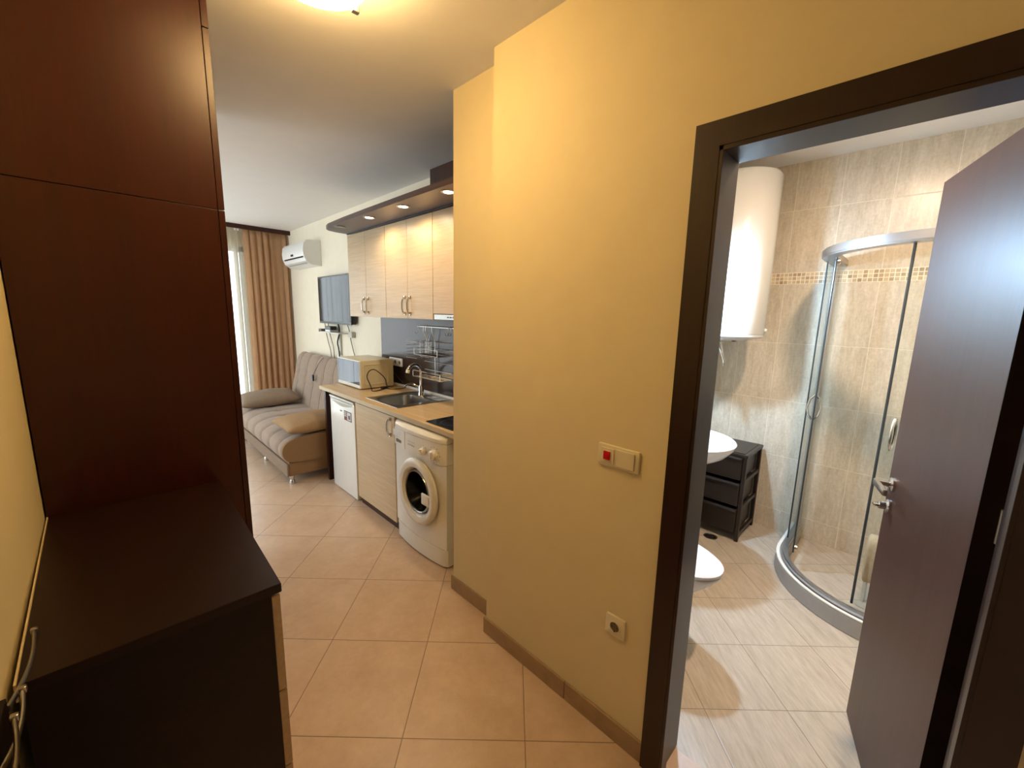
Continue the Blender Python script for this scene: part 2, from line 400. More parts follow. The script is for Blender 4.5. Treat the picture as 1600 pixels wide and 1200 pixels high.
box(-.012, .012, .026, .046, -.004, .004, .0015, bm=b)
bmesh.ops.translate(b, vec=(-.055, 0, .905), verts=b.verts[:]); bmesh.ops.transform(b, matrix=DM, verts=b.verts[:]); obj('lock_knob', b, m_chrome, door, True)
for z in (.25, 1.1, 1.75):
    b = lathe([(.007, -.04), (.007, .04)], (1.372, -.178, z), seg=14)
    obj('hinge', b, m_steel, door, True)

# window
wr = struct('window_1', box(WX0, WX1, YF+.08, YF+.13, .0, .06), m_acw, 'balcony window behind the sheer curtain')
fr = bmesh.new()
for x0, x1 in ((WX0, WX0+.07), (-.45, -.37), (.48, .56), (WX1-.065, WX1)): box(x0, x1, YF+.07, YF+.13, .06, WZ, .004, bm=fr)
for z0, z1 in ((.06, .13), (WZ-.07, WZ)): box(WX0, WX1, YF+.07, YF+.13, z0, z1, .004, bm=fr)
box(WX1-.13, WX1-.08, YF+.05, YF+.11, .1, WZ-.02, .004, bm=fr)
obj('window_frame', fr, m_acw, wr)
obj('window_glass', box(WX0+.05, WX1-.05, YF+.095, YF+.101, .1, WZ-.04), m_winglass, wr)
w2 = struct('window_added', add(box(-1.78, -1.72, 3.4, 6.0, .3, .36), box(-1.78, -1.72, 3.4, 6.0, 2.29, 2.35)), m_acw, 'added side window in the unseen part of the room')  # unseen window, added to bring more daylight into the room
for y in (3.4, 4.67, 5.94): obj('window_frame', box(-1.78, -1.72, y, y+.06, .36, 2.29), m_acw, w2)
obj('window_glass', box(-1.753, -1.747, 3.41, 5.99, .33, 2.32), m_winglass, w2)
struct('trim_pelmet', box(-1.69, XK-.001, 6.10, 6.125, 2.513, C-.001, .002), m_wenge, 'dark curtain pelmet board under the ceiling')

# ------------------------------------------------------------------ curtains
def cloth(name, x0, x1, y, z0, z1, folds, amp, mat, label, cat, gather=.0, seed=1, thick=.002, pleat=False):
    rnd = random.Random(seed); ph = [rnd.uniform(-.6, .6) for _ in range(folds+2)]
    nx, nz = folds*14, 26; b = bmesh.new(); G = []
    for j in range(nz+1):
        t = j/nz; z = z1+(z0-z1)*t; row = []
        for i in range(nx+1):
            u = i/nx; k = u*folds; f = int(k); q = ph[f]*(1-(k-f))+ph[f+1]*(k-f)
            a = amp*(.55+.45*math.sin(t*2.2+q*3))*(1 if t > .03 else .4+.6*t/.03)
            xx = x0+(x1-x0)*u+.25*(x1-x0)/folds*math.sin(2*PI*k+q+t*1.2)*t**.3
            xx += gather*(1-u)*t
            if pleat:
                dy = a*(1-2*abs(math.sin(PI*k+q*.5+.12*t))**.5); xx = x0+(x1-x0)*u
            else: dy = a*math.sin(2*PI*k+q*2.2+.5*t)
            row.append(b.verts.new((xx, y+dy, z)))
        G.append(row)
    for j in range(nz):
        for i in range(nx): b.faces.new((G[j][i], G[j][i+1], G[j+1][i+1], G[j+1][i]))
    bmesh.ops.solidify(b, geom=b.faces[:], thickness=thick)
    o = obj(name, b, mat, None, True, False); return tag(o, label, cat)
cloth('curtain', 1.375, 1.885, 6.19, .03, 2.535, 7, .045, m_curtain, 'long tan fabric curtain gathered in the corner behind the sofa', 'curtain', .0, 3, .002, True)
cloth('sheer_curtain', -1.5, 1.44, 6.265, .03, 2.535, 40, .022, m_sheer, 'thin white sheer curtain hanging in front of the balcony window', 'curtain', .0, 5, .0008)
t = thing('curtain_rail', 'white curtain rail behind the dark pelmet', 'curtain rail', (1.0, 6.14, 2.53))
obj('track', box(-1.65, XK-.03, 6.150, 6.165, 2.545, 2.5645), m_acw, t)
for x in (1.28, 1.31): obj('end_stop', box(x, x+.02, 6.135, 6.150, 2.49, 2.545, .003), m_acw, t)

# ------------------------------------------------------------------ wardrobe and dresser
YW = 1.808
t = thing('wardrobe', 'tall dark wooden wardrobe reaching the ceiling at the left', 'wardrobe', (.08, YW, 0))
obj('side_panel', box(XL+.004, .333, YW, YW+.02, .0, 1.880, .0006), m_wenge, t)
obj('upper_side_panel', box(XL+.004, .333, YW, YW+.02, 1.8825, C-.006, .0006), m_wenge, t)
obj('body', box(XL+.006, .332, YW+.0205, YW+1.1, .0, C-.008), m_wenge, t)
for z0, z1 in ((.03, 1.880), (1.883, 2.45), (2.453, C-.008)):
    dd = obj('door' if z0 < 2 else 'top_flap', box(.335, .354, YW+.001, YW+.548, z0, z1, .0012), m_wenge, t)
    obj('door' if z0 < 2 else 'top_flap', box(.335, .354, YW+.552, YW+1.1, z0, z1, .0012), m_wenge, t)
DZ = .90
poly = [(-.162, 1.006), (.243, .999), (.2609, YW-.003), (XL+.008, YW-.003)]
t = thing('dresser', 'low black-brown chest of drawers with beige drawer fronts in front of the wardrobe', 'chest of drawers', (.05, 1.4, 0))
obj('top_board', prism(poly, DZ-.022, DZ, bev=.001), m_top, t)
obj('body', prism([(-.160, 1.012), (.222, 1.006), (.238, YW-.006), (XL+.010, YW-.006)], .0, DZ-.0225), m_black, t)
obj('back_strip', prism([(-.1655, 1.006), (-.1625, 1.006), (XL+.0075, YW-.003), (XL+.0045, YW-.003)], DZ-.03, DZ+.003), m_edge, t)
for z0, z1 in ((.610, .868), (.387, .607), (.165, .384), (.02, .162)):
    dr = obj('drawer', prism([(.2225, 1.008), (.2405, 1.0077), (.2565, YW-.008), (.2388, YW-.008)], z0, z1, bev=.001), m_beige, t)
    zc = (z0+z1)/2
    obj('drawer_handle', tube(smoothpts([(.243, 1.32, zc), (.268, 1.34, zc), (.272, 1.4, zc), (.270, 1.46, zc), (.246, 1.48, zc)]), .004), m_steel, dr, True)

# narrow dark unit just outside the frame on the left, its bow handles reach into view
t = thing('shoe_cabinet', 'narrow dark cabinet with metal bow handles at the lower left edge', 'cabinet', (-.17, .4, 0))
obj('body', box(XL+.001, -.166, -.3, .955, .0, .92, .001), m_black, t)

# ------------------------------------------------------------------ hall fittings
t = thing('light_switch', 'cream double wall switch with a red rocker beside the bathroom door', 'switch', (XR, .67, 1.075))
obj('frame', box(XR-.010, XR, .594, .749, 1.037, 1.113, .004, 3), m_wplast, t, True)
obj('switch_plate', box(XR-.0135, XR-.009, .685, .735, 1.049, 1.101, .0015), m_wplast, t)
q = obj('switch_housing', box(XR-.0145, XR-.0130, .694, .727, 1.057, 1.094, .0005), m_wplast, t)
b = box(XR-.0185, XR-.013, .6975, .7235, 1.0605, 1.0905, .002)
obj('rocker', b, m_red, t, True)
obj('rocker', box(XR-.0145, XR-.009, .610, .676, 1.046, 1.104, .0015), m_wplast, t)
t = thing('wall_socket', 'cream single power socket low on the yellow wall', 'socket', (XR, .638, .457))
b = loft([rrect(0, 0, .038, .038, .004, 0), rrect(0, 0, .038, .038, .004, .008), rrect(0, 0, .035, .035, .004, .010)])
RX = Matrix(((0, 0, -1, XR), (1, 0, 0, .638), (0, 1, 0, .457), (0, 0, 0, 1)))
bmesh.ops.transform(b, matrix=RX, verts=b.verts[:]); obj('frame', b, m_wplast, t, True)
b = lathe([(.021, XR-.010), (.021, XR-.0125), (.018, XR-.0125), (.0178, XR-.0102), (.0, XR-.0101)], (0, .638, .457), 'X', 36, caps=(False, False))
obj('socket_well', b, m_wplast, t, True)
m_hole = plain('socket_recess', '6d5f46', .5)
b = lathe([(.0175, XR-.0106), (.0, XR-.0107)], (0, .638, .457), 'X', 30, caps=(False, False)); obj('recess', b, m_hole, t)
b = bmesh.new()
for dy in (-.0095, .0095): lathe([(.0025, XR-.0112), (.0, XR-.0113)], (0, .638+dy, .457), 'X', 12, bm=b, caps=(False, False))
for dz in (-.0165, .0165): box(XR-.0125, XR-.0106, .6355, .6405, .457+dz-.002, .457+dz+.002, bm=b)
obj('pin_hole', b, m_blk, t)

# ceiling lamp: glass dome with clips
LX, LY = .525, 1.34
m_lamp = emis('hall_lamp_glass', (1, .66, .27, 1), LAMP_HALL)
t = thing('ceiling_lamp', 'round yellow glass ceiling lamp at the top edge of the picture', 'ceiling lamp', (LX, LY, C))
obj('base', lathe([(.05, C-.001), (.05, C-.030)], (LX, LY, 0)), m_acw, t, True)
obj('glass_dome', lathe([(.055, C-.028), (.10, C-.036), (.135, C-.053), (.149, C-.078), (.138, C-.098), (.10, C-.112), (.05, C-.118), (.0, C-.12)], (LX, LY, 0), seg=48, caps=(False, False)), m_lamp, t, True)
for a in (20, 140, 260):
    a = math.radians(a); x, y = LX+.147*math.cos(a), LY+.147*math.sin(a)
    obj('clip', box(x-.012, x+.012, y-.008, y+.008, C-.106, C-.045, .003), m_steel, t)

# ------------------------------------------------------------------ kitchen
WT = .877
def bow(p0, p1, out, r=.0045):
    p0, p1, o = Vector(p0), Vector(p1), Vector(out); k = p1-p0
    b = tube(smoothpts([p0, p0+o*.55+k*.04, p0+o*.92+k*.25, p0+o+k*.5, p0+o*.92+k*.75, p1+o*.55-k*.04, p1], 5), [r*.9]+[r]*29+[r*.9], 8, rz=1.5)
    for p in (p0, p1): lathe([(.0085, -.012), (.006, 0), (.0085, .012)], p+o*.12, seg=10, bm=b)
    return b
# worktop with cut-outs for the sink
SX0, SX1, SY0, SY1 = 1.413, 1.875, 2.535, 3.02
b = box(1.345, SX0+.012, 1.702, 3.78, WT-.030, WT); box(SX1-.012, XK-.001, 1.702, 3.78, WT-.030, WT, bm=b)
box(SX0+.012, SX1-.012, 1.702, SY0+.012, WT-.030, WT, bm=b); box(SX0+.012, SX1-.012, SY1-.012, 3.78, WT-.030, WT, bm=b)
t = thing('kitchen_worktop', 'light oak kitchen worktop over washer, cabinet and small fridge', 'worktop', (1.6, 2.7, WT-.03))
obj('board', b, m_oak, t)
obj('front_edge', box(1.341, 1.3455, 1.702, 3.782, WT-.030, WT-.001, .001), m_edge, t)
obj('side_edge', box(1.341, XK-.001, 3.7795, 3.7835, WT-.030, WT-.001, .001), m_acw, t)
obj('wall_trim', box(XK-.022, XK-.001, 1.702, 3.68, WT, WT+.022, .006), m_acw, t)
obj('end_panel', box(1.362, XK-.01, 3.70, 3.735, 0, WT-.031, .001), m_wenge, t)
# backsplash
tag(obj('backsplash', box(XK-.012, XK-.0008, 1.702, 3.665, WT+.022, 1.4975), m_splash), 'dark glossy backsplash panel between worktop and upper cabinets', 'backsplash')
# base cabinet
t = thing('base_cabinet', 'beige base cabinet with one door under the kitchen sink', 'cabinet', (1.6, 2.78, 0))
cb = box(1.378, 1.395, 2.462, 3.09, .09, .834)
box(1.395, 1.86, 2.462, 2.478, .09, .845, bm=cb); box(1.395, 1.86, 3.074, 3.09, .09, .845, bm=cb); box(1.395, 1.86, 2.478, 3.074, .09, .11, bm=cb)
obj('body', cb, m_edge, t)
obj('plinth', box(1.378, 1.394, 2.455, 3.07, 0, .089), m_wenge, t)
dr = obj('door', box(1.359, 1.377, 2.482, 3.086, .058, .834, .0015), m_beige, t)
obj('handle', bow((1.359, 2.535, .700), (1.359, 2.535, .812), (-.028, 0, 0)), m_chrome, dr, True)
# fridge
t = thing('small_fridge', 'small white fridge under the left end of the worktop', 'fridge', (1.6, 3.35, 0))
obj('body', box(1.40, 1.85, 3.115, 3.585, .02, .822, .004), m_white, t)
# door with a scooped handle at the top
fd = box(1.358, 1.398, 3.112, 3.588, .006, .795, .006, 3)
obj('door', fd, m_white, t, True)
prof = []
for k in range(13):
    u = k/12; y = 3.112+u*.476; dep = .030*math.sin(PI*u)**.6 if 0 < u < 1 else 0
    prof.append((y, dep))
hb = loft([[Vector((1.358+dd*.15, y, .796)), Vector((1.398, y, .796)), Vector((1.398, y, .826)), Vector((1.352, y, .826)), Vector((1.352, y, .816)), Vector((1.358+dd, y, .806-dd*.3))] for y, dd in prof])
obj('handle_grip', hb, m_white, t, True)
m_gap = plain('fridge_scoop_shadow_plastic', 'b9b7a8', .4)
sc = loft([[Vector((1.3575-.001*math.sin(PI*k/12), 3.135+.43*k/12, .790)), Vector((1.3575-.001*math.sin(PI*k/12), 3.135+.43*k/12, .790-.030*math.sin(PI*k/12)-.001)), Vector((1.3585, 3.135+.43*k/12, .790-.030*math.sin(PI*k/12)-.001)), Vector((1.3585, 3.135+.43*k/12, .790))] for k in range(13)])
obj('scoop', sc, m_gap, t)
obj('badge', box(1.3570, 1.3585, 3.345, 3.385, .714, .724), m_gcable, t)
m_stk = plain('dark_sticker_print', '5a4c4c', .5); m_stk2 = plain('white_sticker_print', 'd6d2cc', .5); m_stk3 = plain('red_sticker_print', '8f2a24', .5)
q = obj('sticker', box(1.3568, 1.3582, 3.165, 3.305, .655, .735), m_stk, t)
obj('sticker_print', box(1.3563, 1.3569, 3.178, 3.245, .662, .728), m_stk2, q)
obj('sticker_print', box(1.3560, 1.3564, 3.190, 3.222, .672, .705), m_stk, q)
obj('sticker_print', box(1.3563, 1.3569, 3.255, 3.298, .662, .680), m_stk3, q)
for k in range(3): obj('sticker_print', box(1.3563, 1.3569, 3.258, 3.296, .688+k*.015, .696+k*.015), m_stk2, q)
for y in (3.14, 3.56): obj('foot', lathe([(.015, .0), (.015, .03)], (1.42, y, 0), seg=12), m_blk, t)

# washing machine
WY0, WY1 = 1.864, 2.446
def wfront(y):      # bowed front
    u = (y-(WY0+WY1)/2)/((WY1-WY0)/2); return 1.318+.028*u*u
t = thing('washing_machine', 'white front-loading washing machine under the right end of the worktop', 'washing machine', (1.6, 2.155, 0))
def bowed(z0, z1, off=0.0, back=1.86, y0=WY0, y1=WY1, bev=.004, top=0.0):
    ys = [y0+(y1-y0)*k/20 for k in range(21)]
    poly = [(back, y0)]+[(wfront(y)+off, y) for y in ys]+[(back, y1)]
    # round the front corners
    poly[1] = (poly[1][0]+.012, poly[1][1]); poly[-2] = (poly[-2][0]+.012, poly[-2][1])
    rings = [[Vector((x, y, z0)) for x, y in poly], [Vector((x, y, z1-top)) for x, y in poly]]
    if top: rings.append([Vector((x+(top*.5 if x < back else 0), y, z1-top*.35)) for x, y in poly]); rings.append([Vector((x+(top*1.4 if x < back else 0), y, z1)) for x, y in poly])
    return loft(rings)
def washer_shell():
    cy, cz = 2.125, .432; inn = []; mid = []; out = []; n = 96; fx = lambda y: wfront(y)+.002
    for k in range(n):
        a = 2*PI*k/n; c_, s_ = math.cos(a), math.sin(a)
        ty = ((WY1-cy) if c_ > 0 else (cy-WY0))/max(abs(c_), 1e-6); tz = ((.660-cz) if s_ > 0 else (cz-.122))/max(abs(s_), 1e-6)
        r = min(ty, tz)
        for lst, rr in ((inn, .150), (mid, .150+(r-.150)*.5), (out, r)):
            y, z = cy+c_*rr, cz+s_*rr; lst.append(Vector((fx(min(max(y, WY0), WY1)), y, z)))
    # snap the ray nearest each corner onto the corner
    for Y, Zc in ((WY0, .122), (WY0, .660), (WY1, .122), (WY1, .660)):
        i = min(range(n), key=lambda i: (out[i].y-Y)**2+(out[i].z-Zc)**2); out[i] = Vector((fx(Y), Y, Zc))
    hole = [Vector((1.42, v.y, v.z)) for v in inn]
    back = [Vector((1.86, v.y, v.z)) for v in out]
    return loft([hole, inn, mid, out, back], (True, True))
obj('body', washer_shell(), m_white, t, True)
obj('kick_panel', bowed(.012, .1195, -.001), m_white, t, True)
obj('control_panel', bowed(.663, .790, -.008), m_white, t, True)
obj('lid', bowed(.7925, .835, -.010, top=.022), m_white, t, True)
for y in (WY0+.05, WY1-.05): obj('foot', lathe([(.02, 0), (.02, .014)], (1.40, y, 0), seg=12), m_blk, t)
dy = bowed(.672, .786, -.0105, back=1.36, y0=2.262, y1=2.438)
q = obj('detergent_drawer', dy, m_white, t, True)
obj('drawer_slot', box(wfront(2.33)-.0118, wfront(2.33)-.004, 2.285, 2.385, .697, .716), m_hole, q)
obj('sticker', box(wfront(2.35)-.0125, wfront(2.35)-.010, 2.275, 2.425, .735, .775), m_acw, q)
m_mark = plain('grey_panel_print', '75705f', .5)
def mark(y, z, a, b_): obj('panel_mark', box(wfront(y)-.0092, wfront(y)-.006, y-a, y+a, z-b_, z+b_), m_mark, t)
for r_ in range(2):
    for k in range(5): mark(2.223-k*.017, .740-r_*.022, .002, .0015+.003*r_)
for k in range(12): a = 2*PI*k/12; mark(1.955+.047*math.cos(a), .713+.047*math.sin(a), .002, .0025)
for k in range(5): a = PI*k/4; mark(2.055+.034*math.cos(a), .716+.034*math.sin(a), .0015, .002)
for y, r_ in ((1.955, .030), (2.055, .021)):
    x = wfront(y)-.008
    k = obj('knob', lathe([(r_*1.12, x+.001), (r_*1.12, x-.003), (r_, x-.004), (r_*.95, x-.020), (r_*.8, x-.023), (0, x-.023)], (0, y, .713), 'X', 28), m_white, t, True)
    obj('knob_grip', box(x-.030, x-.02, y-.004, y+.004, .713-r_*.75, .713+r_*.75, .002), m_white, k)
dcy, dcz = 2.125, .432
x = 1.316
obj('door_ring', lathe([(.212, x+.004), (.214, x-.010), (.205, x-.020), (.185, x-.026), (.160, x-.020), (.148, x-.002), (.140, x+.020)], (0, dcy, dcz), 'X', 64, caps=(False, False)), m_white, t, True)
m_dglass = plain('dark_washer_glass', '15150f', .12, var=0, **{'Specular IOR Level': .2})
obj('door_glass', lathe([(.1485, x+.012), (.128, x-.004), (.120, x+.02), (.098, x+.07), (.05, x+.085), (0, x+.088)], (0, dcy, dcz), 'X', 48, caps=(False, False)), m_dglass, t, True)
obj('steel_ring', lathe([(.139, x+.002), (.131, x-.013), (.128, x-.010)], (0, dcy, dcz), 'X', 48, caps=(False, False)), m_steel, t, True)
b = box(x-.020, x-.006, dcy-.150, dcy-.062, .375, .448, .007, 3)
obj('door_latch', b, m_white, t, True)

# upper cabinets
UX = 1.60; UZ0, UZ1 = 1.498, 2.188
def upper(y0, y1, label):
    t = thing('upper_cabinet', label, 'cabinet', (1.75, (y0+y1)/2, UZ0), 'wall cabinets above the worktop')
    obj('body', box(UX+.019, XK-.002, y0+.001, y1-.001, UZ0, UZ1, .0008), m_beige, t)
    ym = (y0+y1)/2
    for a, b_, s in ((y0, ym, 1), (ym, y1, -1)):
        dr = obj('door', box(UX, UX+.0185, a+.0015, b_-.0015, UZ0, UZ1, .0012), m_beige, t)
        yh = ym-s*.036
        obj('handle', bow((UX, yh, 1.533), (UX, yh, 1.648), (-.026, 0, 0)), m_chrome, dr, True)
    return t
upper(3.002, 3.662, 'beige double-door wall cabinet nearest the television')
upper(2.362, 3.000, 'beige double-door wall cabinet above the sink, next to the range hood')
t = thing('hood_cabinet', 'beige wall cabinet with a slim range hood below it, beside the recess wall', 'cabinet', (1.75, 2.05, 1.535))
obj('body', box(UX+.019, XK-.002, 1.78, 2.359, 1.536, UZ1, .0008), m_beige, t)
obj('door', box(UX, UX+.0185, 1.781, 2.359, 1.537, UZ1, .0012), m_beige, t)
h = obj('range_hood', box(UX+.004, XK-.014, 1.785, 2.355, 1.499, 1.534, .002), m_steel, t)
for k in range(4): obj('hood_button', box(UX, UX+.0045, 2.10+k*.03, 2.115+k*.03, 1.511, 1.519, .001), m_stk, h)
tag(obj('duct_cover', box(1.80, XK-.002, 1.72, 2.68, 2.2345, C-.002, .001), m_duct), 'brown board box covering the hood duct above the wall cabinets', 'duct cover')
# lit shelf over the cabinets
poly = [(XK-.002, 3.72), (1.62, 3.66), (1.50, 3.655), (1.43, 3.63), (1.395, 3.585), (1.375, 3.50), (1.362, 3.2), (1.355, 2.8), (1.352, 2.3), (1.352, 1.72), (XK-.002, 1.72)]
t = thing('light_shelf', 'dark brown shelf with recessed spotlights above the wall cabinets', 'shelf', (1.6, 2.7, 2.2))
obj('board', prism(poly, 2.2, 2.232, bev=.002), m_shelfb, t)
obj('back_rail', box(UX-.012, UX-.002, 1.78, 3.64, 2.1895, 2.1995), m_blk, t)
m_bulb = emis('halogen_bulb', (1, .85, .62, 1), 60)
for i, y in enumerate((2.89, 2.426, 1.95, 3.39)):
    q = obj('spotlight', lathe([(.030, 2.1995), (.042, 2.1995), (.042, 2.1965), (.030, 2.1955)], (1.428, y, 0), seg=28, caps=(False, False)), m_steel, t, True)
    obj('bulb', lathe([(.029, 2.1985), (.0, 2.1984)], (1.428, y, 0), seg=20, caps=(False, False)), m_bulb if i < 3 else m_acw, q)
    if i < 3:
        ld = bpy.data.lights.new('spot_lamp', 'SPOT'); ld.energy = SPOT_W*4; ld.color = (1, .78, .5); ld.spot_size = math.radians(172); ld.spot_blend = .6; ld.shadow_soft_size = .025
        lo = bpy.data.objects.new('spot_lamp', ld); COL.objects.link(lo); lo.location = Vector((1.428, y, 2.19))-q.parent.location; lo.parent = t

# sink
t = thing('kitchen_sink', 'stainless steel sink with drainer set into the oak worktop', 'sink', (1.64, 2.78, WT))
Z = WT+.003
def plate():
    b = bmesh.new(); cx, cy = 1.600, 2.755
    r = [rrect(1.644, 2.7775, .231, .2425, .006, WT+.0005), rrect(1.644, 2.7775, .230, .2415, .006, Z),
         rrect(cx, cy+.02, .158, .178, .07, Z+.001), rrect(cx, cy+.02, .150, .170, .066, Z-.004),
         rrect(cx, cy+.02, .140, .160, .06, WT-.11), rrect(cx, cy+.02, .115, .135, .05, WT-.135), rrect(cx, cy+.02, .03, .03, .02, WT-.138)]
    return loft(r, (False, True))
obj('basin', plate(), m_steel, t, True)
obj('drain', lathe([(.03, WT-.136), (.022, WT-.134), (0, WT-.135)], (1.6, 2.775, 0), seg=20), m_chrome, t, True)
b = bmesh.new()
for k in range(4): tube([(1.785+k*.018, 2.56, Z), (1.785+k*.018, 2.74, Z)], .003, 6, bm=b)
obj('drainer_ribs', b, m_chrome, t, True)
b = bmesh.new()
for k in range(3): box(1.735, 1.742, 2.665+k*.016, 2.675+k*.016, WT-.045, WT-.03, bm=b)
obj('overflow', box(1.7445, 1.746, 2.66, 2.69, WT-.045, WT-.03, .001), m_blk, t); b.free()
t = thing('tap', 'chrome kitchen tap with a curved spout behind the sink', 'tap', (1.80, 2.835, Z))
b = lathe([(.026, Z), (.024, Z+.01), (.021, Z+.03), (.022, Z+.07), (.016, Z+.085)], (1.80, 2.835, 0), seg=24)
obj('base', b, m_chrome, t, True)
obj('spout', tube(smoothpts([(1.80, 2.835, Z+.08), (1.80, 2.832, Z+.15), (1.79, 2.822, Z+.21), (1.75, 2.80, Z+.25), (1.70, 2.78, Z+.262), (1.66, 2.765, Z+.25), (1.635, 2.755, Z+.225)], 6), [.013]*34+[.014]*3, 14), m_chrome, t, True)
obj('nozzle', tube([(1.637, 2.7555, Z+.228), (1.630, 2.753, Z+.205)], .015, 14), m_wplast, t, True)
obj('lever', tube(smoothpts([(1.80, 2.835, Z+.05), (1.76, 2.86, Z+.085), (1.73, 2.89, Z+.092), (1.70, 2.92, Z+.075)], 5), [.015, .014, .013, .012, .011, .01, .009, .009, .008, .008, .007, .007, .007, .007, .007, .006], 10), m_chrome, t, True)
# hob
t = thing('induction_hob', 'black glass hob at the right end of the worktop', 'hob', (1.6, 1.95, WT))
obj('glass_plate', box(1.368, 1.86, 1.835, 2.107, WT, WT+.006, .002), m_screen, t)
m_ring = plain('grey_hob_print', '555555', .3)
for x in (1.48, 1.73):
    obj('ring_mark', lathe([(.075, WT+.0063), (.077, WT+.0063)], (x, 1.97, 0), seg=48, caps=(False, False)), m_ring, t)
# outlet + plug
t = thing('kitchen_socket', 'white triple power socket on the dark backsplash', 'socket', (XK-.012, 3.4, 1.1))
obj('frame', box(XK-.024, XK-.0125, 3.272, 3.500, 1.058, 1.132, .004, 3), m_acw, t, True)
for y in (3.31, 3.386, 3.46):
    q = obj('socket_ring', lathe([(.022, XK-.0242), (.022, XK-.027), (.019, XK-.027), (.018, XK-.0245), (0, XK-.0244)], (0, y, 1.095), 'X', 28, caps=(False, False)), m_acw, t, True)
    obj('recess', lathe([(.0172, XK-.0250), (0, XK-.0251)], (0, y, 1.095), 'X', 20, caps=(False, False)), m_hole, q)
# microwave
MX, MY0, MY1, MZ = 1.518, 3.338, 3.795, WT+.008
t = thing('microwave_oven', 'white microwave oven standing on the left end of the worktop', 'microwave', (1.66, 3.57, WT))
obj('case', box(MX+.02, 1.835, MY0+.002, MY1-.002, MZ, 1.128, .006, 3), m_wplast, t, True)
obj('door', box(MX, MX+.0195, MY0+.112, MY1, MZ+.002, 1.127, .005, 3), m_white, t, True)
obj('control_panel', box(MX, MX+.0195, MY0, MY0+.110, MZ+.002, 1.127, .005, 3), m_white, t, True)
m_win = plain('mirrored_microwave_glass', '2c3846', .07, 0, var=0)
obj('window', box(MX-.0012, MX+.004, MY0+.113, MY1-.008, MZ+.033, 1.120, .0008), m_win, t)
obj('control_glass', box(MX-.0012, MX+.004, MY0+.004, MY0+.108, MZ+.033, 1.120, .0008), m_win, t)
RM = Matrix(((1, 0, 0, 1.67), (0, 0, 1, MY0-.001), (0, 1, 0, 1.005), (0, 0, 0, 1)))
b = loft([rrect(0, 0, .115, .09, .02, .003), rrect(0, 0, .114, .089, .02, -.001), rrect(0, 0, .108, .083, .015, -.001), rrect(0, 0, .105, .080, .015, .0022)]); bmesh.ops.transform(b, matrix=RM, verts=b.verts[:])
obj('side_pressing', b, m_wplast, t, True)
for x in (1.56, 1.80):
    for y in (MY0+.04, MY1-.04): obj('foot', lathe([(.012, WT), (.012, MZ+.002)], (x, y, 0), seg=10), m_blk, t)
# power cord: loop in front of the microwave side, then to the socket
WC = WT+.0045
obj('power_cord', tube(smoothpts([(XK-.04, 3.463, 1.09), (1.85, 3.44, 1.05), (1.862, 3.33, .97), (1.865, 3.22, .92), (1.845, 3.16, .892), (1.79, 3.19, WC), (1.73, 3.24, WC), (1.715, 3.255, .93), (1.71, 3.262, .97), (1.67, 3.275, 1.02), (1.62, 3.285, 1.055), (1.575, 3.285, 1.04), (1.553, 3.275, .995), (1.565, 3.26, .945), (1.575, 3.245, .90), (1.575, 3.235, WC), (1.60, 3.215, WC), (1.65, 3.235, WC), (1.70, 3.26, WC)], 6), .0042, 8), m_cable, t, True)
obj('cord_clip', box(1.682, 1.735, 3.262, 3.300, WT+.001, WT+.022, .005), m_cable, t, True)
obj('power_plug', lathe([(.01, XK-.026), (.016, XK-.034), (.011, XK-.05)], (0, 3.463, 1.092), 'X', 14), m_cable, t, True)
# rail with hooks and wire racks
RXX, RZ = XK-.045, 1.432
t = thing('utensil_rail', 'chrome rail mounted on the dark backsplash under the cabinets', 'rail', (XK-.012, 2.5, RZ))
obj('bar', tube([(RXX, 2.10, RZ), (RXX, 2.965, RZ)], .006, 12), m_chrome, t, True)
for y in (2.12, 2.60, 2.93): obj('bracket', tube([(RXX, y, RZ), (XK-.0125, y, RZ+.002)], .007, 10), m_blk, t, True)
def hook(y):
    return tube(smoothpts([(RXX+.008, y, RZ-.005), (RXX+.007, y, RZ+.007), (RXX-.004, y, RZ+.0095), (RXX-.0095, y, RZ-.001), (RXX-.004, y+.002, RZ-.03), (RXX-.012, y+.004, RZ-.052), (RXX-.030, y+.006, RZ-.055), (RXX-.038, y+.006, RZ-.036)], 5), .0022, 6)
for y, l in ((2.948, 'dark s-shaped hook at the left end of the kitchen rail'), (2.528, 'dark s-shaped hook near the right end of the kitchen rail'), (2.498, 'dark s-shaped hook at the right end of the kitchen rail, against the wall edge')):
    tag(obj('rail_hook', hook(y), m_steel, None, True), l, 'hook', 'hooks on the kitchen rail')
def wires(lst, r=.0022):
    b = bmesh.new()
    for p in lst: tube(p, r, 6, bm=b)
    return b
XB, XF_ = XK-.03, XK-.16
def rack(y0, y1, zs, zr, hang, label, extra=()):
    t = thing('wire_rack', label, 'rack', (XK-.09, (y0+y1)/2, zs), 'wire racks on the kitchen rail')
    b = wires([[(XF_+.02, y0, z), (XF_+.02, y1, z)] for z in (zs, zr)]+[[(XB, y0, z), (XB, y1, z)] for z in (zs, zr)+extra]+[[(XB, y, z), (XF_+.02, y, z)] for y in (y0, y1) for z in (zs, zr)]+[[(XF_+.02, y, zs), (XF_+.02, y, zr)] for y in (y0, y1)])
    obj('frame', b, m_chrome, t, True)
    n = int((y1-y0)/.017)
    obj('shelf_wires', wires([[(XB, y0+(y1-y0)*(k+.5)/n, zs), (XF_+.02, y0+(y1-y0)*(k+.5)/n, zs)] for k in range(n)], .0014), m_chrome, t)
    for y in hang:
        obj('hanger', wires([[(RXX+.006, y, RZ-.006), (RXX+.005, y, RZ+.008), (RXX-.005, y, RZ+.008), (RXX-.008, y, RZ-.03), (XB, y-.012, RZ-.10), (XB, y-.012, zs)]], .0025), m_chrome, t)
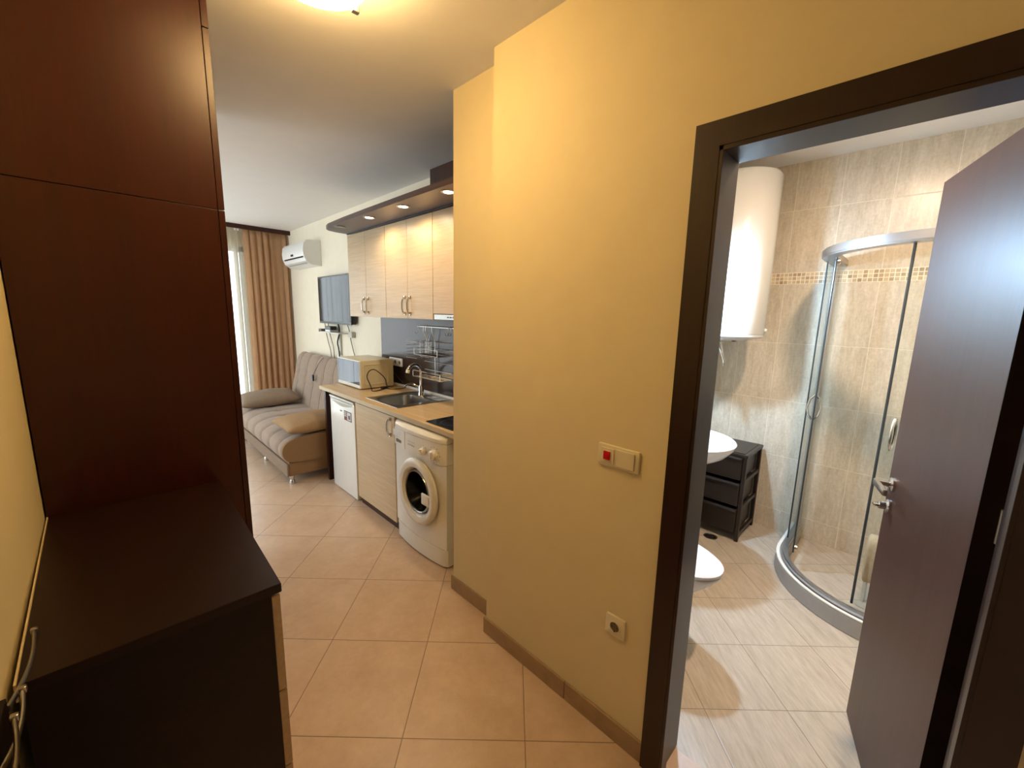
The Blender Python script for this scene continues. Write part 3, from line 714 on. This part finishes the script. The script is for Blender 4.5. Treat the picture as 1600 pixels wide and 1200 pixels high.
rack(2.555, 2.875, 1.215, 1.262, (2.870, 2.840), 'upper chrome wire rack hanging from the kitchen rail', (1.315,))
rack(2.52, 2.895, 1.035, 1.083, (2.755,), 'lower chrome wire shelf hanging deep under the kitchen rail', (1.15,))
t = thing('plate_rack', 'small chrome basket with side wires at the left below the kitchen rail', 'rack', (XK-.09, 2.92, 1.18), 'wire racks on the kitchen rail')
obj('frame', wires([[(XB, 2.80, z), (XB, 2.96, z), (XF_, 2.96, z), (XF_, 2.80, z), (XB, 2.80, z)] for z in (1.185, 1.315)]+[[(x, y, 1.185), (x, y, 1.315)] for x in (XB,) for y in (2.80, 2.88, 2.96)]), m_chrome, t)
obj('side_wires', wires([[(XB, 2.80, z), (XB, 2.96, z), (XF_, 2.96, z)] for z in (1.205, 1.23, 1.255, 1.285)], .0018), m_chrome, t)

# ------------------------------------------------------------------ television corner
t = thing('television', 'flat black television mounted on the cream wall above the sofa', 'television', (XK, 4.59, 1.66))
obj('case', box(1.84, 1.885, 4.17, 5.015, 1.405, 1.915, .008, 3), m_blk, t, True)
b = box(1.826, 1.8405, 4.165, 5.02, 1.40, 1.92, .004)
obj('bezel', b, m_blk, t)
obj('screen', box(1.8245, 1.8262, 4.185, 5.00, 1.425, 1.905), m_screen, t)
obj('wall_mount', box(1.885, XK-.001, 4.45, 4.75, 1.52, 1.78), m_blk, t)
t = thing('media_shelf', 'small white wall shelf with a bracket under the television', 'shelf', (XK, 4.62, 1.30))
obj('plate', box(1.78, XK-.001, 4.36, 4.90, 1.300, 1.308, .002), m_acw, t)
obj('bracket', box(1.885, XK-.001, 4.60, 4.64, 1.05, 1.2995, .002), m_gap, t)
tag(obj('router', box(1.80, 1.89, 4.66, 4.80, 1.309, 1.334, .004), m_acw), 'flat white box lying on the small shelf under the television', 'router')
tag(obj('set_top_box', box(1.79, 1.86, 4.62, 4.78, 1.3345, 1.372, .004), m_blk), 'small black box on top of the white box under the television', 'set-top box')
tag(obj('adapter', box(1.80, 1.87, 4.915, 5.00, 1.30, 1.335, .004), m_gcable), 'dark grey adapter at the left end of the small shelf', 'adapter')
tag(obj('wall_adapter', box(1.86, XK-.001, 4.245, 4.335, 1.265, 1.325, .006), m_gap), 'grey plug adapter on the wall at the right end of the small shelf', 'adapter')
for nm, P, mt in (('black cable hanging down the wall from the left adapter', [(1.86, 4.96, 1.42), (1.87, 4.955, 1.30), (1.88, 4.93, 1.18), (1.885, 4.88, 1.05), (1.885, 4.885, .75)], m_gcable),
                 ('grey cable hanging between the left adapter and the shelf bracket', [(1.86, 4.86, 1.42), (1.868, 4.86, 1.32), (1.885, 4.84, 1.20), (1.885, 4.79, 1.08), (1.885, 4.795, .75)], m_gcable),
                 ('thick black cable bundle beside the shelf bracket', [(1.86, 4.59, 1.42), (1.8765, 4.59, 1.32), (1.876, 4.655, 1.2), (1.885, 4.655, 1.12), (1.876, 4.62, 1.04), (1.885, 4.61, .75)], m_cable),
                 ('thin grey cable hanging from the wall adapter right of the shelf', [(1.86, 4.35, 1.42), (1.885, 4.345, 1.32), (1.885, 4.325, 1.24), (1.885, 4.27, 1.12), (1.885, 4.22, 1.02), (1.885, 4.22, .75)], m_gcable)):
    tag(obj('wall_cable', tube(smoothpts(P, 6), .0075 if 'bundle' in nm else .0042, 7), mt, None, True), nm, 'cable', 'cables under the television')

# air conditioner
t = thing('air_conditioner', 'white wall air conditioner high up beside the curtain', 'air conditioner', (XK, 5.42, 2.2))
prof = [(XK-.001, 2.335), (1.80, 2.335), (1.745, 2.325), (1.715, 2.29), (1.705, 2.22), (1.71, 2.16), (1.735, 2.10), (1.79, 2.065), (XK-.001, 2.055)]
def extr(prof, y0, y1): return loft([[Vector((x, y0, z)) for x, z in prof], [Vector((x, y1, z)) for x, z in prof]])
b = extr(prof, 5.10, 5.80)
obj('case', b, m_acw, t, True)
m_acs = plain('grey_end_plastic', 'b9b8b4', .4)
p2 = [(x if x > 1.9 else x+.004, z) for x, z in prof]
obj('end_cover', extr([(x, 2.195+(z-2.195)*1.015) for x, z in prof], 5.075, 5.10), m_acw, t, True)
obj('end_cover', extr([(x, 2.195+(z-2.195)*1.015) for x, z in prof], 5.80, 5.825), m_acw, t, True)
obj('display', box(1.7040, 1.7085, 5.42, 5.50, 2.170, 2.192), m_blk, t)
b = extr([(1.7115, 2.135), (1.706, 2.137), (1.709, 2.150), (1.715, 2.150)], 5.11, 5.75); obj('air_slot', b, m_blk, t)
b = extr([(1.757, 2.078), (1.750, 2.082), (1.765, 2.073)], 5.11, 5.75); obj('flap_edge', b, m_gap, t)

# ------------------------------------------------------------------ sofa
SY_0, SY_1 = 3.79, 5.61
t = thing('sofa_bed', 'taupe channel-stitched sofa bed on chrome feet below the television', 'sofa', (1.45, 4.7, 0))
def channel(prof, y0, y1, mat, name, closed=True, tuft=None, pitch=.26):
    n = int(round((y1-y0)/pitch))*18; rings = []
    c = Vector((sum(p[0] for p in prof)/len(prof), sum(p[1] for p in prof)/len(prof)))
    for k in range(n+1):
        y = y0+(y1-y0)*k/n; fr = (y-3.92)/.26 % 1; e = min(fr, 1-fr)
        dep = .016*math.exp(-(e/.09)**2)-.004*math.sin(PI*fr); endr = min(1, min(y-y0, y1-y)/.03); er = .012*(1-endr)
        ring = []
        for i, (x, z) in enumerate(prof):
            v = Vector((x, z))-c; L = v.length; q = v/L
            tf = 0
            if tuft:
                for tx, tz in tuft:
                    dd = math.hypot(x-tx, z-tz); tf += .016*math.exp(-(dd/.04)**2)*(.35+.65*math.exp(-((e)/.14)**2))
            v2 = c+q*(L-dep-er-tf); ring.append(Vector((v2.x, y, v2.y)))
        rings.append(ring)
    return loft(rings)
def dens(P, n=5):
    pts = smoothpts([(x, 0, z) for x, z in P]+[(P[0][0], 0, P[0][1])], n)[:-1]; return [(p.x, p.z) for p in pts]
seat = dens([(1.67, .43), (1.55, .438), (1.40, .440), (1.25, .440), (1.12, .43), (1.03, .39), (1.0, .32), (1.02, .25), (1.08, .215), (1.25, .20), (1.45, .20), (1.67, .20), (1.70, .32)])
obj('seat', channel(seat, SY_0, SY_1, m_sofa, 'seat', tuft=[(1.30, .44)]), m_sofa, t, True, False)
back = dens([(1.63, .40), (1.655, .55), (1.685, .70), (1.715, .85), (1.755, .97), (1.80, 1.015), (1.85, 1.01), (1.878, .95), (1.875, .80), (1.85, .60), (1.80, .42), (1.70, .36)])
obj('backrest', channel(back, SY_0, SY_1, m_sofa, 'backrest', tuft=[(1.70, .80)]), m_sofa, t, True, False)
for y, s in ((SY_0-.004, -1), (SY_1+.004, 1)):
    obj('side_cover', loft([[Vector((x*.985+.0205, y-.006*s*-1, z*.97+.010)) for x, z in seat], [Vector((x, y+(.012 if s < 0 else -.012), z)) for x, z in seat]]), m_sofab, t, True)
b = box(1.055, 1.80, SY_0+.005, SY_1-.005, .085, .215, .006)
obj('base', b, m_sofab, t)
obj('front_rail', box(1.035, 1.054, SY_0+.002, SY_1-.002, .085, .20, .006), m_pillow2, t)
for y in (SY_0+.05, 4.65, SY_1-.08):
    for x in (1.085, 1.72):
        obj('foot', lathe([(.030, .085), (.022, .06), (.016, .04), (.024, .02), (.024, .008), (.018, 0)], (x, y, 0), seg=18), m_chrome, t, True)
def put_pillow(name, hx, hy, th, loc, rot, mat, label):
    b = pillow(hx, hy, th, puff=.42); Mx = Matrix.Translation(loc) @ Matrix.Rotation(rot[2], 4, 'Z') @ Matrix.Rotation(rot[1], 4, 'Y') @ Matrix.Rotation(rot[0], 4, 'X')
    bmesh.ops.transform(b, matrix=Mx, verts=b.verts[:]); o = obj(name, b, mat, None, True, False); o.data.update(); return tag(o, label, 'cushion', 'two cushions on the sofa')
p1 = put_pillow('cushion', .31, .245, .15, (1.345, 3.985, .512), (.03, -.02, .03), m_pillow, 'tan cushion lying on the near end of the sofa seat, beside the kitchen')
p2 = put_pillow('cushion', .31, .22, .17, (1.315, 5.34, .520), (.10, -.05, -.05), m_pillow2, 'taupe cushion lying on the far end of the sofa seat, by the curtain')
t = thing('remote_pouch', 'small black box hanging on a thin cord over the sofa backrest', 'remote control', (1.70, 4.86, .80))
obj('cord', tube(smoothpts([(1.77, 4.80, 1.015), (1.72, 4.82, .95), (1.69, 4.86, .86), (1.672, 4.88, .81)], 5), .003, 6), m_cable, t)
obj('case', box(1.655, 1.676, 4.86, 4.90, .745, .815, .004), m_blk, t)

# ------------------------------------------------------------------ bathroom
m_tube = emis('bathroom_lamp_glass', (.44, .70, 1, 1), LAMP_BATH)
t = thing('wall_lamp', 'small wall lamp on the tiles above the wash basin, hidden by the door frame', 'lamp', (2.40, BY1, 1.85))
obj('arm', box(2.38, 2.42, 1.08, BY1-.001, 1.84, 1.87), m_chrome, t)
obj('bulb', lathe([(.0, 1.80), (.03, 1.805), (.038, 1.83), (.03, 1.852), (0, 1.855)], (2.40, 1.01, 0), seg=24), m_tube, t, True)
obj('shade', lathe([(.078, 1.848), (.075, 1.862), (.03, 1.885), (0, 1.888), (0, 1.884), (.029, 1.881), (.073, 1.858), (.076, 1.848)], (2.40, 1.01, 0), seg=32, caps=(False, False)), m_chrome, t, True)
t = thing('bathroom_ceiling_lamp', 'round ceiling lamp in the bathroom', 'ceiling lamp', (2.05, .12, BC))
obj('ring', lathe([(.06, BC-.001), (.08, BC-.001), (.08, BC-.012), (.06, BC-.014)], (2.05, .12, 0), caps=(False, False)), m_steel, t, True)
obj('diffuser', lathe([(.06, BC-.010), (0, BC-.0105)], (2.05, .12, 0), caps=(False, False)), emis('bathroom_ceiling_lamp_glass', (1, .74, .52, 1), 1250), t)

# water heater
HX, HY, HR = 3.045, .962, .222
t = thing('water_heater', 'tall white cylindrical water heater hanging on the bathroom wall', 'water heater', (HX, HY, 1.41))
prof = [(HR-.03, 2.455), (HR-.012, 2.448), (HR, 2.43), (HR, 1.455), (HR-.001, 1.452)]
obj('tank', lathe([(0, 2.458)]+prof, (HX, HY, 0), seg=72, caps=(False, True)), m_heater, t, True)
obj('bottom_cap', lathe([(HR+.001, 1.451), (HR+.001, 1.437), (HR-.02, 1.427), (.12, 1.41), (.05, 1.402), (0, 1.401)], (HX, HY, 0), seg=64, caps=(False, False)), m_heater, t, True)
obj('wall_bracket', box(HX-.15, HX+.15, HY+.18, BY1-.001, 2.2, 2.26), m_acw, t)
obj('wall_bracket', box(HX-.15, HX+.15, HY+.18, BY1-.001, 1.6, 1.66), m_acw, t)
obj('red_lamp', box(HX-.08, HX-.045, HY-.08, HY-.060, 1.400, 1.412, .003), plain('dark_red_lens', '6e1512', .3), t)
b = lathe([(.012, -.006), (.014, .0), (.010, .010), (0, .011)], (0, 0, 0), 'X', 16)
bmesh.ops.transform(b, matrix=Matrix.Translation((HX+.03, HY-HR-.001, 1.478)) @ Matrix.Rotation(-PI/2, 4, 'Z'), verts=b.verts[:])
obj('thermostat_knob', b, m_acw, t, True)
b = bmesh.new()
bmesh.ops.create_cube(b, size=.001); b.free()
tag(obj('water_hose', tube(smoothpts([(2.965, .99, 1.395), (2.95, .955, 1.33), (2.955, .935, 1.27), (2.985, .94, 1.235), (3.02, .955, 1.26), (3.02, .97, 1.33), (3.0, .98, 1.398)], 6), .006, 10), m_chrome, None, True), 'braided metal hose looping below the water heater', 'hose')
obj_p = tag(obj('water_pipe', tube(smoothpts([(2.96, 1.02, 1.40), (2.95, 1.08, 1.30), (2.95, 1.19, 1.24)], 6), .008, 10), m_chrome, None, True), 'short metal pipe from the water heater to the wall', 'pipe')

# wash basin
t = thing('wash_basin', 'white oval wash basin projecting beside the dark drawer tower', 'wash basin', (2.5, 1.0, .82))
def bas(cx, cy, a, bf, bb, z, n=48):
    out = []
    for k in range(n):
        q = 2*PI*k/n; x = a*math.cos(q); y = math.sin(q); y = y*(bb if y > 0 else bf); out.append(Vector((cx+x, cy+y, z)))
    return out
c = (2.5, 1.0)
rings = [bas(*c, .08, .09, .19, .66), bas(*c, .16, .18, .195, .685), bas(*c, .24, .27, .198, .74), bas(*c, .285, .315, .199, .795), bas(*c, .292, .322, .199, .818), bas(*c, .286, .316, .196, .825), bas(*c, .27, .30, .15, .819), bas(*c, .23, .26, .12, .76), bas(*c, .12, .14, .08, .715), bas(*c, .02, .02, .02, .71)]
obj('bowl', loft(rings), m_ceramic, t, True)
obj('pedestal', loft([bas(2.5, 1.06, r_, r_*1.1, .13, z) for r_, z in ((.10, 0), (.09, .1), (.075, .4), (.085, .66))]), m_ceramic, t, True)
obj('mixer_tap', tube(smoothpts([(2.5, 1.15, .82), (2.5, 1.15, .92), (2.5, 1.10, .94), (2.5, 1.03, .91)], 5), .014, 12), m_chrome, t, True)
# toilet
t = thing('toilet', 'white toilet with closed lid just inside the bathroom door', 'toilet', (1.84, .85, 0))
def tl(sc, z, dy=0, wid=.185, front=.36, back=.10):
    out = []
    for k in range(48):
        q = 2*PI*k/48; x = math.cos(q); y = math.sin(q)
        xx = wid*sc*math.copysign(abs(x)**.92, x)
        yy = y*(back if y > 0 else front)*sc; out.append(Vector((1.84+xx, .85+dy+yy, z)))
    return out
obj('lid', loft([tl(.97, .418), tl(1.0, .422), tl(1.0, .434), tl(.97, .441), tl(.80, .447), tl(.3, .449)]), m_ceramic, t, True)
obj('seat', loft([tl(.95, .398), tl(.985, .400), tl(.99, .410), tl(.96, .416)]), m_ceramic, t, True)
obj('bowl', loft([tl(.72, 0, .16, .14, .30, .16), tl(.70, .03, .16, .14, .28, .16), tl(.66, .12, .15, .14, .28, .15), tl(.72, .20, .12, .16, .32, .16), tl(.86, .30, .04, .175, .35, .2), tl(.94, .36, .01, .18, .355, .2), tl(.95, .396, .0, .18, .358, .2)]), m_ceramic, t, True)
obj('cistern', box(1.66, 2.02, 1.03, BY1-.002, .40, .80, .02, 4), m_ceramic, t, True)
# drawer tower
t = thing('drawer_tower', 'dark brown plastic drawer tower in the bathroom corner under the heater', 'drawer unit', (3.2, .9, 0))
CX0, CX1, CY0, CY1, CZ = 3.018, 3.392, .737, 1.09, .64
fr = bmesh.new()
for x0, x1 in ((CX0, CX0+.028), (CX1-.028, CX1)):
    for y0, y1 in ((CY0, CY0+.024), (CY1-.024, CY1)): box(x0, x1, y0, y1, 0, CZ-.02, .003, bm=fr)
for z in (.045, .245, .435):
    box(CX0+.028, CX1-.028, CY0+.003, CY0+.020, z-.012, z+.016, .002, bm=fr); box(CX0+.028, CX1-.028, CY1-.02, CY1-.003, z-.012, z+.016, .002, bm=fr)
obj('frame', fr, m_dplast, t)
obj('top', add(box(CX0-.004, CX1+.004, CY0-.004, CY1+.004, CZ-.026, CZ-.004, .004), box(CX0+.02, CX1-.02, CY0+.02, CY1-.02, CZ-.005, CZ, .002)), m_dplast, t)
for z0, z1 in ((.045, .235), (.245, .425), (.435, .612)):
    dr = obj('drawer', box(CX0-.008, CX0+.33, CY0+.026, CY1-.026, z0+.016, z1, .004), m_dplast, t)
    obj('drawer_lip', box(CX0-.020, CX0-.004, CY0+.028, CY1-.028, z1-.020, z1-.004, .005), m_dplast, dr)
# floor drain
t = thing('floor_drain', 'small round metal floor drain in front of the drawer tower', 'drain', (2.965, .897, 0))
obj('rim', lathe([(.045, 0), (.045, .003), (.036, .004), (.034, .001)], (2.965, .897, 0), seg=32, caps=(False, False)), m_steel, t, True)
obj('grate', lathe([(.034, .0015), (0, .0018)], (2.965, .897, 0), seg=24, caps=(False, False)), m_dplast, t)
b = bmesh.new()
for k in range(4): box(2.940+k*.014, 2.946+k*.014, .875, .919, .0015, .0035, bm=b)
obj('grate_bars', b, m_steel, t)

# shower cubicle
SXC, SYC, SR = 3.035, -.055, .555      # arc centre, outer radius; cubicle corner is (BX, BY0)
def arc(r, n=26, a0=90, a1=180):
    return [(SXC+r*math.cos(math.radians(a0+(a1-a0)*k/n)), SYC+r*math.sin(math.radians(a0+(a1-a0)*k/n))) for k in range(n+1)]
def band(r0, r1, z0, z1, bev=0.0):
    o = [(BX-.002, SYC+r0)]+arc(r0)+[(SXC-r0, BY0+.002)]; i = [(BX-.002, SYC+r1)]+arc(r1)+[(SXC-r1, BY0+.002)]
    rings = []
    for (ox, oy), (ix, iy) in zip(o, i):
        rings.append([Vector((ox, oy, z0)), Vector((ox, oy, z1)), Vector((ix, iy, z1)), Vector((ix, iy, z0))])
    b = loft(rings)
    if bev: bmesh.ops.bevel(b, geom=[e for e in b.edges if e.calc_face_angle(0) > 1], offset=bev, segments=2, affect='EDGES')
    return b
t = thing('shower_cubicle', 'quadrant glass shower cubicle with aluminium frame in the bathroom corner', 'shower', (2.95, .03, 0))
obj('tray_curb', band(SR, SR-.062, 0, .095, .004), m_tray, t)
obj('curb_trim', band(SR-.001, SR-.018, .0955, .1015), m_white, t)
obj('bottom_track', band(SR-.026, SR-.060, .0955, .125, .006), m_alu, t, True)
obj('top_track', band(SR-.020, SR-.095, 1.895, 1.942, .008), m_alu, t, True)
obj('tray_floor', prism([(BX-.003, SYC+SR-.064)]+arc(SR-.064)+[(SXC-SR+.064, BY0+.003), (BX-.003, BY0+.003)], .001, .006), m_bfloor, t)
def gpanel(name, pts, z0, z1, mat, th=.006, lab=None):
    rings = []
    P = [Vector((x, y, 0)) for x, y in pts]
    for i, p in enumerate(P):
        tt = (P[min(i+1, len(P)-1)]-P[max(i-1, 0)]).normalized(); n_ = Vector((-tt.y, tt.x, 0))*th/2
        rings.append([p+n_+Vector((0, 0, z0)), p-n_+Vector((0, 0, z0)), p-n_+Vector((0, 0, z1)), p+n_+Vector((0, 0, z1))])
    return obj(name, loft(rings), mat, t, False)
RG = SR-.037; RS = SR-.085
g1 = gpanel('fixed_glass', [(BX-.01, SYC+RG), (SXC+.06, SYC+RG)], .12, 1.90, m_glass)
g2 = gpanel('fixed_glass', [(SXC-RG, SYC-.06), (SXC-RG, BY0+.01)], .12, 1.90, m_glass)
d1 = gpanel('sliding_door', [(BX-.06, SYC+RS)]+arc(RS, 8, 90, 105), .125, 1.897, m_glass)
d2 = gpanel('sliding_door', arc(RS, 12, 163, 180)+[(SXC-RS, BY0+.05)], .125, 1.897, m_glass)
obj('wall_profile', box(BX-.022, BX-.001, SYC+RG-.013, SYC+RG+.013, .10, 1.90, .002), m_alu, t)
def vbar(x, y, w, z0, z1, mat, name, par): return obj(name, tube([(x, y, z0), (x, y, z1)], w, 8), mat, par)
x, y = arc(RS, 1, 105, 106)[0]; vbar(x, y, .0042, .125, 1.897, m_edgeglass, 'edge_seal', d1)
vbar(SXC+.06, SYC+RG, .0042, .12, 1.90, m_edgeglass, 'edge_seal', g1)
x2, y2 = arc(RS, 1, 163, 164)[0]; vbar(x2, y2, .0058, .125, 1.897, m_edgeglass, 'edge_seal', d2)
def arch_handle(par, x, y, tx, ty, nx, ny, zc, h=.075):
    b = bmesh.new()
    for s in (1, -1):
        k = .024
        tube([(x+nx*.003*s, y+ny*.003*s, zc+h), (x+nx*k*s, y+ny*k*s, zc+h*.62), (x+nx*(k+.009)*s, y+ny*(k+.009)*s, zc), (x+nx*k*s, y+ny*k*s, zc-h*.62), (x+nx*.003*s, y+ny*.003*s, zc-h)], .0062, 8, bm=b)
    return obj('handle', b, m_chrome, par, True)
a = math.radians(102.5); arch_handle(d1, SXC+RS*math.cos(a), SYC+RS*math.sin(a), 0, 0, math.cos(a), math.sin(a), 1.045)
a = math.radians(168); arch_handle(d2, SXC+RS*math.cos(a), SYC+RS*math.sin(a), 0, 0, math.cos(a), math.sin(a), 1.03)
for zz, nm in ((.145, 'bottom_roller'), (1.875, 'top_roller')):
    for ang_, par in ((101, d1),):
        a = math.radians(ang_); x, y = SXC+(RS-.012)*math.cos(a), SYC+(RS-.012)*math.sin(a)
        b = lathe([(.012, -.012), (.018, -.008), (.018, .008), (.010, .012)], axis='X', seg=18)
        bmesh.ops.transform(b, matrix=Matrix.Translation((x, y, zz)) @ Matrix.Rotation(a, 4, 'Z'), verts=b.verts[:]); obj(nm, b, m_chrome, par, True)
# towel over a small stool-like stand in the shower
rings = []
for k in range(15):
    u = k/14; y = .075-.33*u; w_ = .016*math.sin(11*u)+.008*math.sin(23*u); rings.append([Vector((2.80+w_*1.4, y, .13+.03*u)), Vector((2.795+w_*.5, y, .35)), Vector((2.83, y, .41+.014*math.sin(6*u))), Vector((2.90, y, .405)), Vector((2.945, y, .36)), Vector((2.95, y, .15)), Vector((2.93, y, .15)), Vector((2.925, y, .35)), Vector((2.89, y, .385)), Vector((2.84, y, .38)), Vector((2.82, y, .35)), Vector((2.82+w_*1.4, y, .13+.03*u))])
tw = tag(obj('towel', loft(rings), m_terry, None, True, False), 'beige terry towel draped over a low stand inside the shower', 'towel')
tag(obj('towel_stand', add(tube([(2.87, .06, .37), (2.87, -.25, .37)], .01), add(tube([(2.87, .05, .006), (2.87, .05, .37)], .01), tube([(2.87, -.24, .006), (2.87, -.24, .37)], .01))), m_chrome, None, True), 'low metal stand under the beige towel in the shower', 'stand')

sm = tw.modifiers.new('soft', 'SUBSURF'); sm.levels = sm.render_levels = 2
# metal bow handles of the narrow cabinet (lower left edge of the view)
par = bpy.data.objects['shoe_cabinet']
for P in ([(-.152, 1.155, .905), (-.150, 1.10, .90), (-.153, 1.03, .90), (-.166, .955, .90)],
          [(-.1485, .955, .92), (-.1475, .92, .905), (-.152, .88, .893), (-.168, .82, .885)],
          [(-.150, .885, .925), (-.148, .85, .90), (-.152, .82, .88), (-.167, .78, .86)]):
    pts = smoothpts(P, 6)
    hd = obj('bow_handle', tube(pts, .0032, 10, rz=1.8), m_steel, par, True)
    q = P[0]; obj('handle_tip', box(q[0]-.005, q[0]+.005, q[1]-.003, q[1]+.007, q[2]-.004, q[2]+.008, .0025), m_steel, hd, True)
